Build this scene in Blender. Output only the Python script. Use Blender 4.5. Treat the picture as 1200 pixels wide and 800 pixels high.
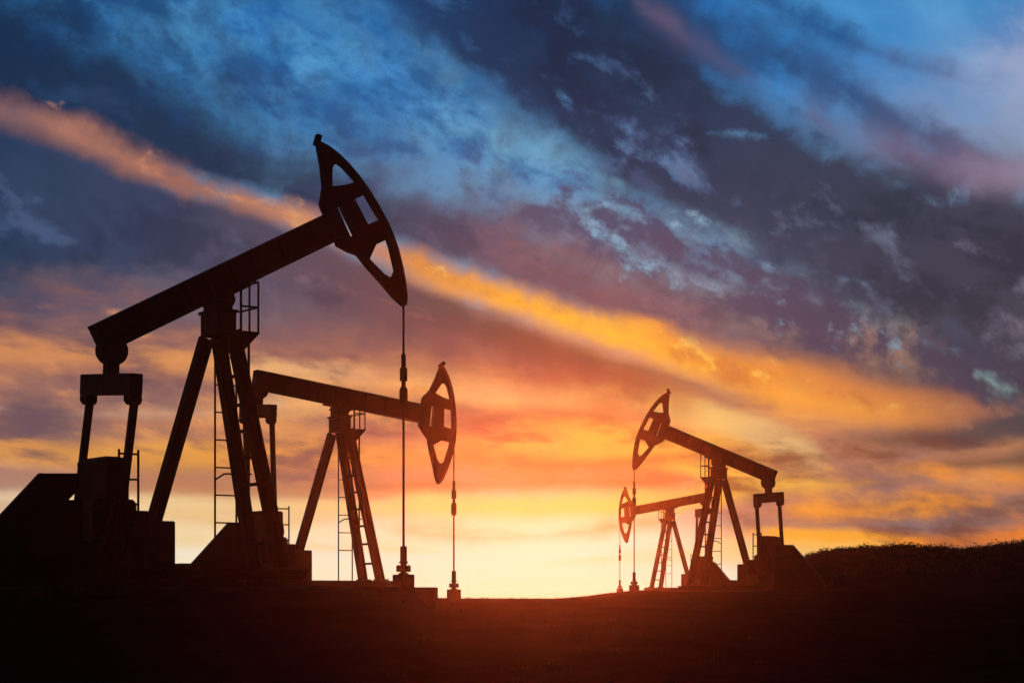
import bpy, bmesh, math, random
from mathutils import Vector, Matrix, noise as mnoise
from mathutils.geometry import tessellate_polygon

for _o in list(bpy.data.objects):
    bpy.data.objects.remove(_o)
SC = bpy.context.scene
COL = SC.collection
R = math.radians
random.seed(7)

# ------------------------------------------------------------------ camera
FPX = 2333.0                 # focal length in pixels of a 1200 px wide frame
HZ = 702.0                   # image row of the eye level
EYE = 2.2                    # camera height above the ground it stands on
cam = bpy.data.cameras.new('camera')
cam.lens = FPX / 1200 * 36
cam.sensor_width = 36
cam.shift_y = (HZ - 400) / 1200
cam.clip_start = 0.1
cam.clip_end = 5000
camo = bpy.data.objects.new('camera', cam)
COL.objects.link(camo)
camo.location = (0, 0, EYE)
camo.rotation_euler = (R(90), 0, 0)
SC.camera = camo

SC.view_settings.view_transform = 'Standard'
SC.view_settings.look = 'None'
SC.view_settings.exposure = 0
SC.view_settings.gamma = 1
SC.cycles.use_denoising = True
SC.cycles.use_adaptive_sampling = False
SC.cycles.max_bounces = 4
SC.cycles.diffuse_bounces = 2
SC.cycles.glossy_bounces = 2
SC.cycles.volume_bounces = 0
SC.cycles.sample_clamp_direct = 0
HAZE = 0.00021

SUN_AZ = (630 - 600) / FPX            # to the right of the view axis
SUN_EL = (HZ - 588) / FPX


def lin(c):
    out = []
    for v in c[:3]:
        v = v / 255
        out.append(v / 12.92 if v <= 0.04045 else ((v + 0.055) / 1.055) ** 2.4)
    return tuple(out)


# ------------------------------------------------------------------ sun: low, red, behind thin cloud
sun = bpy.data.lights.new('sun', 'SUN')
sun.energy = 1.2
sun.color = (1.0, 0.11, 0.02)
sun.angle = R(6)
suno = bpy.data.objects.new('sun', sun)
COL.objects.link(suno)
suno.location = (5, 120, 40)
sdir = Vector((math.sin(SUN_AZ) * math.cos(SUN_EL), math.cos(SUN_AZ) * math.cos(SUN_EL), math.sin(SUN_EL)))
suno.rotation_euler = sdir.to_track_quat('Z', 'Y').to_euler()

# ------------------------------------------------------------------ world: dusk sky with cloud banks
W = bpy.data.worlds.new('World')
SC.world = W
W.use_nodes = True
NT = W.node_tree
NT.nodes.clear()
LK = NT.links.new


def nn(kind, **kw):
    n = NT.nodes.new(kind)
    for k, v in kw.items():
        setattr(n, k, v)
    return n


def put(sock, v):
    if isinstance(v, bpy.types.NodeSocket):
        LK(v, sock)
    else:
        sock.default_value = v


MCOUNT = [0]


def M(op, a, b=0.0, c=None, clamp=False):
    if op in ('MULTIPLY', 'MULTIPLY_ADD') and not isinstance(b, bpy.types.NodeSocket):
        MCOUNT[0] += 1                       # keeps equal nodes apart, so that none is held in memory for long
        b = b * (1 + MCOUNT[0] * 1e-6)
    n = nn('ShaderNodeMath', operation=op, use_clamp=clamp)
    put(n.inputs[0], a)
    put(n.inputs[1], b)
    if c is not None:
        put(n.inputs[2], c)
    return n.outputs[0]


def sstep(v, lo, hi):
    n = nn('ShaderNodeMapRange', interpolation_type='SMOOTHSTEP', clamp=False)
    put(n.inputs['Value'], v)
    put(n.inputs['From Min'], lo)
    put(n.inputs['From Max'], hi)
    return n.outputs['Result']


def curve(x, pts):
    n = nn('ShaderNodeFloatCurve')
    put(n.inputs['Value'], x)
    c = n.mapping.curves[0]
    pts = [(p[0] / 1200, p[1]) for p in pts]
    while len(c.points) < len(pts):
        c.points.new(0.5, 0.5)
    for p, q in zip(c.points, pts):
        p.location = q
        p.handle_type = 'AUTO_CLAMPED'
    n.mapping.update()
    return n.outputs['Value']


def ycurve(x, pts):
    return curve(x, [(a, (b + 150) / 1000) for a, b in pts])


def ramp(f, stops, interp='LINEAR'):
    n = nn('ShaderNodeValToRGB')
    put(n.inputs['Fac'], f)
    cr = n.color_ramp
    cr.interpolation = interp
    while len(cr.elements) < len(stops):
        cr.elements.new(0.5)
    for e, (p, c) in zip(cr.elements, stops):
        e.position = p
        e.color = (*lin(c), 1)
    return n.outputs['Color']


def mix(f, a, b, blend='MIX'):
    n = nn('ShaderNodeMix', data_type='RGBA', blend_type=blend)
    put(n.inputs[0], f)
    put(n.inputs[6], a if isinstance(a, bpy.types.NodeSocket) else (*a, 1))
    put(n.inputs[7], b if isinstance(b, bpy.types.NodeSocket) else (*b, 1))
    return n.outputs[2]


def vec(x, y, z=0.0):
    n = nn('ShaderNodeCombineXYZ')
    put(n.inputs[0], x)
    put(n.inputs[1], y)
    put(n.inputs[2], z)
    return n.outputs[0]


def fbm(v, scale, detail=6, rough=0.55, dist=0.0):
    n = nn('ShaderNodeTexNoise')
    n.noise_dimensions = '3D'
    put(n.inputs['Vector'], v)
    n.inputs['Scale'].default_value = scale
    n.inputs['Detail'].default_value = detail
    n.inputs['Roughness'].default_value = rough
    n.inputs['Distortion'].default_value = dist
    return n.outputs['Fac']


geo = nn('ShaderNodeTexCoord').outputs['Generated']
sep = nn('ShaderNodeSeparateXYZ')
LK(geo, sep.inputs[0])
DX, DY, DZ = sep.outputs
AZ = M('ARCTAN2', DX, DY)
EL = M('ARCSINE', DZ)
# angular sky chart: one unit = 1000 / 2333 rad, x to the right of north-west, y downwards
PX = M('MULTIPLY_ADD', AZ, 2.333 * 1.02, 0.6)
PY = M('MULTIPLY_ADD', EL, -2.333 * 1.02, 0.702)
SEEDZ = 3.7
P0 = vec(PX, PY, SEEDZ)


def rotmap(a, sx, sy, z=0.0):
    """chart coordinates along and across a streak direction a (degrees below the horizontal)"""
    ca, sa = math.cos(R(a)), math.sin(R(a))
    al = M('ADD', M('MULTIPLY', PX, ca / sx), M('MULTIPLY', PY, sa / sx))
    ac = M('ADD', M('MULTIPLY', PX, -sa / sy), M('MULTIPLY', PY, ca / sy))
    return vec(al, ac, z)


VD = rotmap(24, 2.2, 1.0, 1.3)
VH = rotmap(3, 4.2, 1.0, 5.1)
def cen(f, g=2.4):
    return M('MULTIPLY', M('SUBTRACT', f, 0.5), g)


ND = cen(fbm(VD, 7.0, 9, 0.58, 0.35))                    # ragged diagonal cloud grain
NL = cen(fbm(VD, 2.6, 3, 0.5))                           # large swells
NHf = fbm(VH, 10.0, 8, 0.56, 0.3)
NH = cen(NHf)                                            # flat streaks near the horizon
NI = cen(fbm(P0, 17.0, 9, 0.6, 0.5))                     # small puffs
NC = cen(fbm(rotmap(24, 1.3, 1.0, 9.7), 11.0, 8, 0.58, 0.2))   # billows
WX = M('ADD', PX, M('MULTIPLY', ND, 0.02))
WYd = M('ADD', PY, M('ADD', M('MULTIPLY', NL, 0.012), M('MULTIPLY', NC, 0.012)))
WYh = M('ADD', PY, M('MULTIPLY', NH, 0.018))
XF = M('DIVIDE', WX, 1.2, clamp=True)                    # 0..1 across the chart
XS = M('DIVIDE', M('ADD', PX, M('MULTIPLY', NC, 0.10)), 1.2, clamp=True)
YD = M('ADD', WYd, 0.15)
YHh = M('ADD', WYh, 0.15)
RAG = M('ADD', M('MULTIPLY', ND, 0.55), M('ADD', M('MULTIPLY', NI, 0.30), M('MULTIPLY', NC, 0.45)))
RAGH = M('ADD', M('MULTIPLY', NH, 0.9), M('MULTIPLY', NI, 0.25))
SHD = M('ADD', M('MULTIPLY', NC, 0.6), M('MULTIPLY', ND, 0.5))


def cool(c, k):
    """the clouds seen without the red of the haze in front of them"""
    r = max(lin(c)[0] - k, lin(c)[0] * 0.35)
    r = r * 12.92 if r <= 0.0031308 else 1.055 * r ** (1 / 2.4) - 0.055
    return (r * 255, c[1], c[2])


def band(col, top, bot, stops, st=40, sb=40, rag=1.0, cut=(0.15, 0.85), op=1.0, flat=False, xs=None, shade=0.35):
    """a cloud bank between two edge lines of the chart: ragged by noise, its colour running along it"""
    y = YHh if flat else YD
    d = M('MINIMUM', M('DIVIDE', M('SUBTRACT', y, ycurve(XF, top)), st / 1000),
          M('DIVIDE', M('SUBTRACT', ycurve(XF, bot), y), sb / 1000))
    d = M('MINIMUM', M('MULTIPLY_ADD', d, 0.5, 0.5), 1.0)
    if xs is not None:
        d = M('ADD', d, M('SUBTRACT', curve(XF, xs), 1.0))
    d = M('MULTIPLY_ADD', RAGH if flat else RAG, rag, d)
    m = M('MULTIPLY', sstep(d, *cut), op)
    c = ramp(XS, [(a / 1200, cool(b, 0.07 if flat else 0.014)) for a, b in stops]) if isinstance(stops, list) else stops
    if shade:
        k = M('MULTIPLY_ADD', NH if flat else SHD, shade, 1.0)
        v = nn('ShaderNodeHueSaturation')
        v.inputs['Hue'].default_value = 0.5
        LK(k, v.inputs['Value'])
        LK(c, v.inputs['Color'])
        c = v.outputs[0]
    return mix(m, col, c)


NM1 = cen(fbm(rotmap(20, 1.7, 1.0, 2.2), 13.0, 8, 0.6, 0.15))
NM2 = cen(fbm(rotmap(26, 1.5, 1.0, 7.9), 27.0, 7, 0.58, 0.15))
NM3 = cen(fbm(rotmap(5, 3.2, 1.0, 12.4), 15.0, 8, 0.6, 0.15))


def mottle(col, top, bot, stops, n, cut, op=0.8, st=60, sb=60, xs=None):
    """many small cloud puffs or small gaps between two edge lines"""
    d = M('MINIMUM', M('DIVIDE', M('SUBTRACT', YD, ycurve(XF, top)), st / 1000),
          M('DIVIDE', M('SUBTRACT', ycurve(XF, bot), YD), sb / 1000))
    d = M('MINIMUM', M('MULTIPLY_ADD', d, 0.5, 0.5), 1.0)
    if xs is not None:
        d = M('ADD', d, M('SUBTRACT', curve(XF, xs), 1.0))
    m = sstep(M('ADD', n, M('MULTIPLY', M('SUBTRACT', d, 1.0), 0.6)), *cut)
    c = ramp(XS, [(a / 1200, cool(b, 0.014)) for a, b in stops])
    return mix(M('MULTIPLY', m, op), col, c)


# clear air behind the clouds
YF = M('DIVIDE', M('ADD', PY, M('MULTIPLY', NH, 0.012)), 0.75, clamp=True)
sky = ramp(YF, [(0.0, (34, 110, 178)), (0.10, (44, 122, 190)), (0.20, (66, 140, 198)), (0.32, (106, 156, 194)),
                (0.44, (140, 158, 178)), (0.53, (206, 152, 120)), (0.62, (232, 172, 112)), (0.72, (240, 190, 120)),
                (0.79, (240, 214, 168)), (0.86, (236, 226, 200)), (0.92, (240, 230, 190)), (0.955, (246, 220, 150))])
# --- blue upper field: pale veils, then darker flecks drifting through it
sky = band(sky, [(0, -150), (300, -60), (520, 70), (700, 130), (900, 230), (1200, 330)], [(0, 20), (300, 160), (600, 230), (900, 330), (1200, 480)],
           [(0, (60, 128, 186)), (450, (88, 152, 200)), (600, (114, 172, 206)), (800, (128, 178, 206)), (1200, (150, 188, 200))], 70, 60, 1.4, (0.2, 1.3), 0.85)
sky = band(sky, [(0, -150), (300, -150), (420, -120), (560, 50), (640, 90), (760, 150), (880, 210), (1200, 330)], [(0, 130), (330, 140), (420, 160), (560, 200), (660, 240), (760, 290), (880, 350), (1200, 480)],
           [(0, (30, 58, 104)), (330, (36, 74, 128)), (500, (48, 88, 140)), (700, (68, 94, 140)), (900, (76, 88, 124)), (1200, (76, 90, 120))], 60, 60, 1.35, (0.95, 1.5), 0.85, shade=0.2)
sky = band(sky, [(0, -150), (360, -10), (420, 40), (520, 50), (600, 90), (760, 150), (1200, 330)], [(0, -40), (360, 40), (420, 100), (520, 110), (600, 130), (760, 240), (1200, 480)],
           [(0, (30, 58, 104)), (400, (34, 70, 122)), (500, (44, 80, 130)), (700, (62, 86, 132)), (1200, (76, 90, 120))], 40, 40, 1.6, (0.95, 1.25), 0.85, shade=0.2)
# mottled puffs over the blue
BT = [(0, -150), (300, -150), (430, -60), (560, 60), (640, 100), (760, 170), (880, 230), (1200, 360)]
BB = [(0, 60), (300, 180), (420, 190), (560, 240), (660, 270), (760, 320), (880, 360), (1200, 480)]
sky = mottle(sky, BT, BB, [(0, (36, 76, 134)), (300, (42, 102, 170)), (500, (54, 120, 182)), (700, (78, 138, 190)), (900, (94, 126, 166)), (1200, (90, 110, 140))], NM1, (-0.15, 0.3), 0.7)
sky = mottle(sky, BT, BB, [(0, (30, 60, 112)), (300, (36, 82, 144)), (500, (44, 90, 148)), (700, (66, 98, 148)), (900, (78, 88, 122)), (1200, (76, 88, 118))], M('ADD', M('MULTIPLY', NM2, 0.7), M('MULTIPLY', NM1, 0.6)), (0.0, 0.35), 0.8)
sky = mottle(sky, BT, BB, [(0, (76, 150, 208)), (400, (100, 168, 216)), (600, (138, 194, 220)), (900, (160, 196, 206)), (1200, (160, 196, 200))], M('SUBTRACT', M('MULTIPLY', NM2, -0.5), M('MULTIPLY', NM1, 0.5)), (-0.1, 0.4), 0.85)
# pale pink veil at the upper right
sky = band(sky, [(0, 400), (850, 50), (1000, 60), (1200, 30)], [(0, 300), (850, 150), (1000, 230), (1200, 260)],
           [(850, (92, 128, 180)), (1000, (124, 142, 184)), (1200, (166, 168, 194))], 60, 40, 0.9, (0.1, 1.2), 0.75, xs=[(0, 0), (780, 0.2), (950, 0.8), (1200, 1)])
sky = band(sky, [(0, -150), (860, -150), (1200, -150)], [(0, -150), (820, 30), (960, 90), (1080, 110), (1200, 30)],
           [(800, (60, 132, 196)), (1000, (84, 152, 208)), (1200, (100, 160, 210))], 40, 70, 0.9, (0.1, 1.2), 0.8, xs=[(0, 0), (760, 0), (900, 1), (1200, 1)], shade=0.2)
# bluish wisps above the great bank
sky = band(sky, [(0, -150), (640, -60), (760, -10), (860, 10), (960, 50), (1060, 110), (1200, 190)],
           [(0, -150), (640, 20), (760, 80), (860, 115), (960, 130), (1060, 190), (1200, 240)],
           [(600, (30, 62, 112)), (800, (40, 66, 116)), (1000, (50, 82, 134)), (1200, (108, 108, 148))], 45, 35, 1.4, (0.1, 0.95), 0.92,
           xs=[(0, 0), (560, 0.3), (700, 0.9), (980, 1), (1060, 0.7), (1200, 0.5)])
sky = band(sky, [(0, -150), (860, -20), (960, 20), (1040, 60), (1100, 80), (1200, 120)],
           [(0, -150), (860, 20), (960, 70), (1040, 104), (1100, 118), (1200, 150)],
           [(800, (44, 76, 130)), (1000, (42, 78, 134)), (1200, (112, 124, 164))], 25, 25, 1.5, (0.25, 0.95), 0.85,
           xs=[(0, 0), (800, 0), (900, 0.8), (1060, 1), (1130, 0.7), (1200, 0.3)])
# sunset wash over the lower sky, streaked
wash_c = ramp(M('ADD', NHf, M('MULTIPLY', NI, 0.03)), [(0.32, (104, 78, 90)), (0.42, (134, 92, 90)), (0.50, (168, 108, 88)),
              (0.57, (206, 136, 86)), (0.66, (234, 172, 104))])
sky = band(sky, [(0, 300), (300, 330), (600, 400), (900, 430), (1200, 470)],
           [(0, 610), (250, 600), (450, 590), (700, 585), (900, 665), (1200, 760)], wash_c, 60, 70, 0.4, (0.2, 0.9), 0.92, flat=True, shade=0)


def streak(top, bot, stops, op=0.85, st=14, sb=14, xs=None, cut=(0.1, 1.0), rag=0.75, shade=0.2):
    global sky
    sky = band(sky, top, bot, stops, st, sb, rag, cut, op, flat=True, xs=xs, shade=shade)


# warm and mauve streaks, lowest sky
streak([(0, 398), (150, 402), (300, 415), (420, 425)], [(0, 424), (150, 430), (300, 440), (420, 450)],
       [(0, (214, 132, 84)), (200, (220, 140, 88)), (350, (238, 176, 120)), (450, (214, 140, 100))], xs=[(0, 1), (380, 1), (480, 0.3), (560, 0), (1200, 0)])
streak([(0, 440), (200, 446), (400, 462), (600, 480), (700, 486)], [(0, 478), (200, 486), (400, 498), (600, 508), (700, 500)],
       [(0, (166, 106, 98)), (300, (140, 94, 96)), (600, (128, 80, 62)), (700, (150, 88, 58))], xs=[(0, 1), (620, 1), (760, 0.3), (800, 0), (1200, 0)])
streak([(480, 455), (600, 458), (700, 448), (800, 452), (900, 490)], [(480, 464), (600, 476), (700, 474), (800, 492), (900, 530)],
       [(480, (226, 160, 110)), (600, (246, 192, 118)), (750, (248, 200, 104)), (900, (222, 176, 116))], xs=[(0, 0), (440, 0), (540, 0.8), (900, 1), (980, 0.4), (1050, 0), (1200, 0)])
streak([(0, 508), (200, 512), (400, 516), (560, 512), (700, 500), (820, 510)], [(0, 548), (200, 550), (400, 548), (560, 546), (700, 540), (820, 560)],
       [(0, (224, 146, 76)), (200, (236, 158, 66)), (400, (236, 150, 72)), (560, (226, 132, 70)), (700, (250, 172, 64)), (820, (244, 176, 70))], xs=[(0, 1), (800, 1), (900, 0.6), (960, 0.2), (1200, 0)])
streak([(0, 556), (200, 556), (400, 560), (600, 552), (760, 552)], [(0, 574), (200, 580), (400, 580), (600, 570), (760, 570)],
       [(0, (180, 120, 104)), (200, (188, 120, 92)), (400, (178, 112, 80)), (600, (178, 100, 52)), (760, (188, 102, 48))], 0.95, xs=[(0, 1), (740, 1), (820, 0.3), (900, 0), (1200, 0)])
streak([(0, 576), (250, 584), (450, 586), (620, 574), (760, 576), (900, 548), (1000, 548)], [(0, 592), (250, 600), (450, 604), (620, 604), (760, 602), (900, 580), (1000, 575)],
       [(0, (226, 190, 160)), (250, (234, 196, 140)), (450, (240, 196, 120)), (620, (250, 204, 104)), (760, (252, 196, 84)), (900, (250, 186, 72)), (1000, (240, 160, 66))], 0.9, xs=[(0, 1), (900, 1), (1040, 0.5), (1120, 0.2), (1200, 0)])
streak([(460, 608), (540, 612), (640, 612), (760, 600)], [(460, 630), (540, 638), (640, 632), (760, 618)],
       [(460, (228, 178, 108)), (540, (230, 162, 84)), (640, (234, 172, 92)), (740, (222, 146, 70))], 0.95, 18, 18, xs=[(0, 0), (400, 0), (480, 0.8), (640, 0.85), (720, 1), (800, 0.5), (860, 0), (1200, 0)])
streak([(860, 590), (1000, 580), (1100, 574), (1200, 590)], [(860, 606), (1000, 610), (1100, 606), (1200, 604)],
       [(860, (236, 146, 62)), (960, (206, 116, 62)), (1080, (126, 74, 68)), (1200, (140, 80, 70))], 0.9, xs=[(0, 0), (820, 0), (920, 0.8), (1040, 1), (1200, 1)])
streak([(880, 612), (1000, 616), (1200, 606)], [(880, 640), (1000, 650), (1200, 640)],
       [(880, (250, 170, 58)), (1000, (252, 166, 48)), (1100, (244, 138, 42)), (1200, (238, 118, 40))], 0.95, xs=[(0, 0), (840, 0), (920, 0.9), (1200, 1)])
streak([(960, 505), (1060, 500), (1200, 486)], [(960, 520), (1060, 530), (1200, 520)],
       [(960, (190, 126, 92)), (1060, (132, 78, 68)), (1200, (96, 62, 66))], 0.9, xs=[(0, 0), (920, 0), (1020, 0.9), (1200, 1)])
streak([(960, 536), (1060, 540), (1200, 534)], [(960, 546), (1060, 552), (1200, 554)],
       [(960, (200, 130, 84)), (1060, (150, 84, 58)), (1200, (112, 64, 58))], 0.8, xs=[(0, 0), (920, 0), (1040, 0.9), (1200, 1)])
# thin pale and apricot bars in the bright strip over the horizon
streak([(0, 600), (300, 612), (600, 640), (1200, 660)], [(0, 618), (300, 626), (600, 650), (1200, 670)],
       [(0, (238, 200, 156)), (300, (244, 214, 160)), (600, (248, 220, 150)), (1200, (246, 190, 110))], 0.6, 16, 16, rag=1.3)
streak([(0, 474), (200, 478), (420, 470), (1200, 480)], [(0, 486), (200, 490), (420, 478), (1200, 490)],
       [(0, (206, 156, 136)), (200, (214, 156, 124)), (420, (230, 170, 120))], 0.8, 12, 12, xs=[(0, 1), (420, 0.9), (520, 0), (1200, 0)], rag=1.0)
streak([(0, 345), (120, 340), (300, 350), (1200, 350)], [(0, 362), (120, 360), (300, 366), (1200, 360)],
       [(0, (196, 118, 96)), (120, (206, 124, 92)), (300, (170, 104, 94))], 0.75, 16, 16, xs=[(0, 1), (200, 0.9), (320, 0.2), (380, 0), (1200, 0)], rag=1.2)
streak([(500, 520), (640, 540), (760, 530), (900, 520)], [(500, 530), (640, 552), (760, 544), (900, 534)],
       [(500, (178, 102, 70)), (640, (166, 88, 52)), (760, (184, 100, 52)), (900, (186, 112, 68))], 0.95, 12, 12, xs=[(0, 0), (420, 0), (520, 0.8), (860, 0.9), (940, 0), (1200, 0)], rag=1.0)
streak([(180, 600), (300, 606), (420, 600), (1200, 600)], [(180, 610), (300, 620), (420, 610), (1200, 610)],
       [(180, (232, 184, 128)), (300, (236, 180, 110)), (420, (236, 190, 130))], 0.7, 12, 12, xs=[(0, 0), (140, 0), (200, 0.9), (400, 0.9), (470, 0), (1200, 0)], rag=1.0)
streak([(560, 660), (660, 650), (780, 640), (1200, 640)], [(560, 668), (660, 660), (780, 654), (1200, 650)],
       [(560, (246, 218, 160)), (780, (248, 206, 120)), (1200, (240, 180, 100))], 0.6, 12, 12, xs=[(0, 0), (480, 0), (600, 0.9), (800, 1), (1200, 1)], rag=1.0)
streak([(0, 566), (200, 566), (440, 574), (1200, 574)], [(0, 578), (200, 576), (440, 582), (1200, 580)],
       [(0, (170, 112, 98)), (200, (190, 122, 88)), (440, (210, 142, 92))], 0.85, 9, 9, xs=[(0, 1), (430, 1), (520, 0), (1200, 0)], rag=1.1)
streak([(0, 622), (220, 628), (480, 636), (1200, 640)], [(0, 632), (220, 640), (480, 646), (1200, 650)],
       [(0, (236, 204, 166)), (220, (240, 206, 150)), (480, (244, 206, 136))], 0.8, 10, 10, xs=[(0, 1), (480, 1), (600, 0), (1200, 0)], rag=1.2)
# slate bank below the first salmon streak
sky = band(sky, [(0, 146), (100, 177), (200, 212), (300, 242), (380, 284), (470, 322), (560, 366), (650, 392), (760, 430), (900, 470), (1200, 520)],
           [(0, 345), (80, 345), (200, 350), (330, 375), (450, 398), (560, 420), (650, 445), (760, 462), (900, 484), (1200, 530)],
           [(0, (46, 56, 88)), (150, (58, 64, 96)), (300, (86, 74, 96)), (420, (102, 74, 86)), (520, (104, 70, 76)), (620, (118, 72, 62)), (720, (150, 86, 54)), (900, (190, 110, 66))],
           26, 60, 0.6, (-0.1, 0.8), 1.0, xs=[(0, 1), (700, 1), (800, 0.8), (900, 0.2), (1200, 0)])
# slate bank above the salmon streak
sky = band(sky, [(0, 5), (60, 25), (120, 62), (200, 98), (260, 134), (330, 160), (400, 168), (470, 184), (540, 214), (620, 246), (700, 284), (800, 328), (900, 380), (1000, 410), (1200, 440)],
           [(0, 150), (100, 182), (200, 214), (300, 236), (380, 262), (450, 288), (520, 306), (650, 350), (800, 395), (900, 430), (1000, 450), (1200, 480)],
           [(0, (30, 44, 76)), (240, (38, 50, 82)), (400, (52, 56, 88)), (520, (78, 68, 94)), (620, (100, 76, 94)), (720, (116, 84, 94)), (860, (94, 78, 96)), (1000, (78, 66, 86)), (1200, (70, 60, 80))],
           70, 24, 0.9, (0.0, 0.95), 1.0)
UT = [(0, 5), (120, 62), (260, 134), (400, 168), (540, 212), (700, 250), (800, 284), (1000, 370), (1200, 410)]
UB = [(0, 150), (100, 182), (200, 214), (300, 236), (450, 288), (650, 350), (800, 395), (1000, 450), (1200, 480)]
sky = mottle(sky, UT, UB, [(0, (44, 66, 110)), (300, (66, 72, 108)), (540, (108, 86, 106)), (700, (150, 104, 104)), (900, (130, 104, 118)), (1200, (100, 86, 104))], NM1, (0.02, 0.3), 0.6, 50, 40)
sky = mottle(sky, UT, UB, [(0, (22, 32, 58)), (300, (36, 40, 66)), (540, (66, 52, 76)), (700, (96, 66, 74)), (900, (76, 60, 76)), (1200, (60, 50, 66))], M('MULTIPLY', NC, -1.0), (0.02, 0.3), 0.6, 50, 40)
LT = [(0, 165), (200, 230), (380, 290), (560, 370), (760, 430), (1200, 520)]
LB = [(0, 345), (200, 350), (450, 398), (650, 445), (900, 484), (1200, 530)]
sky = mottle(sky, LT, LB, [(0, (78, 96, 136)), (240, (96, 100, 132)), (420, (140, 96, 100)), (620, (206, 124, 82)), (900, (214, 130, 74))], NM1, (0.04, 0.3), 0.6, 40, 60, xs=[(0, 1), (700, 1), (850, 0.4), (900, 0), (1200, 0)])
sky = mottle(sky, LT, LB, [(0, (34, 40, 68)), (240, (50, 48, 74)), (420, (86, 60, 76)), (620, (136, 76, 66)), (900, (160, 90, 60))], M('MULTIPLY', NC, -1.0), (0.02, 0.3), 0.55, 40, 60, xs=[(0, 1), (700, 1), (850, 0.4), (900, 0), (1200, 0)])
# warm puffs breaking the lower sky
WT = [(0, 330), (300, 370), (600, 430), (900, 470), (1200, 500)]
WB = [(0, 590), (400, 590), (700, 570), (900, 640), (1200, 720)]
sky = mottle(sky, WT, WB, [(0, (98, 74, 90)), (300, (114, 78, 86)), (600, (112, 70, 56)), (900, (122, 68, 48)), (1200, (104, 60, 56))], NM3, (-0.05, 0.3), 0.85, 50, 60)
sky = mottle(sky, WT, WB, [(0, (226, 146, 96)), (300, (240, 166, 92)), (600, (252, 186, 84)), (900, (252, 164, 54)), (1200, (244, 142, 46))], M('SUBTRACT', M('MULTIPLY', NM3, -0.8), M('MULTIPLY', NM2, 0.3)), (-0.02, 0.42), 0.75, 50, 60)
# the salmon to gold streak itself
gold_t = [(0, 124), (100, 156), (200, 192), (300, 224), (380, 250), (450, 272), (520, 296), (600, 328), (700, 360), (800, 386), (900, 414), (1000, 436), (1060, 448), (1200, 470)]
gold_b = [(0, 168), (100, 198), (200, 233), (300, 260), (380, 290), (450, 318), (520, 340), (600, 362), (700, 392), (800, 426), (900, 462), (1000, 488), (1100, 498), (1200, 500)]
sky = band(sky, gold_t, gold_b,
           [(0, (140, 96, 94)), (200, (176, 114, 92)), (330, (204, 130, 92)), (480, (220, 136, 68)), (560, (238, 150, 52)), (680, (242, 160, 54)), (850, (236, 144, 54)), (1000, (226, 136, 66)), (1150, (214, 124, 66))],
           20, 18, 0.8, (0.15, 0.95), 0.95, xs=[(0, 0.8), (200, 0.9), (900, 1), (1060, 0.95), (1150, 0.6), (1200, 0.3)])
sky = band(sky, [(0, 150), (200, 210), (380, 262), (480, 296), (560, 322), (650, 352), (760, 386), (880, 440), (1000, 466), (1200, 480)],
           [(0, 150), (200, 214), (380, 278), (480, 318), (560, 342), (650, 376), (760, 412), (880, 462), (1000, 484), (1200, 500)],
           [(0, (160, 108, 102)), (200, (194, 126, 100)), (380, (222, 146, 94)), (500, (246, 170, 70)), (600, (254, 186, 56)), (700, (255, 196, 64)), (850, (250, 164, 52)), (1000, (248, 164, 66)), (1150, (232, 140, 70))],
           22, 22, 1.1, (0.15, 1.2), 0.9, xs=[(0, 0.75), (300, 0.9), (900, 1), (1060, 1), (1150, 0.7), (1200, 0.3)])
streak([(440, 330), (560, 362), (680, 398), (800, 434), (880, 468)], [(440, 356), (560, 392), (680, 424), (800, 448), (880, 476)],
       [(440, (106, 72, 84)), (560, (116, 70, 66)), (680, (130, 72, 56)), (800, (150, 84, 56)), (880, (150, 88, 64))], 0.8, 14, 18, xs=[(0, 0), (400, 0), (480, 0.85), (760, 1), (880, 0.6), (930, 0), (1200, 0)], rag=0.8)
# small blue openings in the slate bank at the left
sky = band(sky, [(0, 235), (120, 265), (240, 285), (330, 290), (1200, 300)], [(0, 285), (120, 320), (240, 330), (330, 320), (1200, 310)],
           [(0, (88, 112, 150)), (240, (120, 142, 176)), (400, (120, 120, 150))], 40, 40, 1.4, (1.0, 1.7), 0.75, xs=[(0, 1), (300, 1), (370, 0), (1200, 0)])
sky = mottle(sky, gold_t, gold_b, [(0, (170, 118, 108)), (300, (222, 150, 104)), (500, (255, 196, 92)), (700, (255, 214, 96)), (900, (255, 190, 80)), (1200, (240, 160, 90))], M('ADD', M('MULTIPLY', NM1, 0.6), M('MULTIPLY', NM2, 0.8)), (-0.02, 0.35), 0.8, 24, 24)
sky = mottle(sky, gold_t, gold_b, [(0, (140, 92, 94)), (300, (170, 108, 88)), (500, (200, 116, 66)), (700, (216, 126, 56)), (900, (200, 112, 60)), (1200, (160, 90, 70))], M('SUBTRACT', M('MULTIPLY', NM2, -0.5), M('MULTIPLY', NC, 0.6)), (-0.05, 0.35), 0.8, 24, 24)
# the great dark bank from the top to the right edge: a soft veil, then its ragged core
GT = [(0, -150), (430, -140), (650, -60), (700, -10), (740, 8), (800, 44), (840, 82), (880, 114), (930, 142), (1020, 180), (1080, 196), (1200, 224)]
GB = [(0, -150), (360, -30), (420, 10), (500, 66), (560, 104), (640, 146), (690, 184), (740, 222), (800, 258), (850, 284), (900, 320), (960, 352), (1000, 372), (1060, 402), (1100, 424), (1150, 450), (1200, 474)]
GC = [(400, (42, 74, 124)), (480, (36, 58, 102)), (600, (30, 44, 80)), (720, (36, 45, 76)), (850, (48, 52, 82)), (950, (56, 55, 80)), (1050, (60, 55, 76)), (1200, (68, 58, 76))]
sky = band(sky, GT, GB, GC, 70, 90, 0.9, (-0.2, 0.9), 0.8)
GB2 = GB
sky = band(sky, [(x, y + 12) for x, y in GT], [(x, y - 12) for x, y in GB], GC, 40, 40, 1.1, (0.3, 0.75), 0.9)
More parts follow.
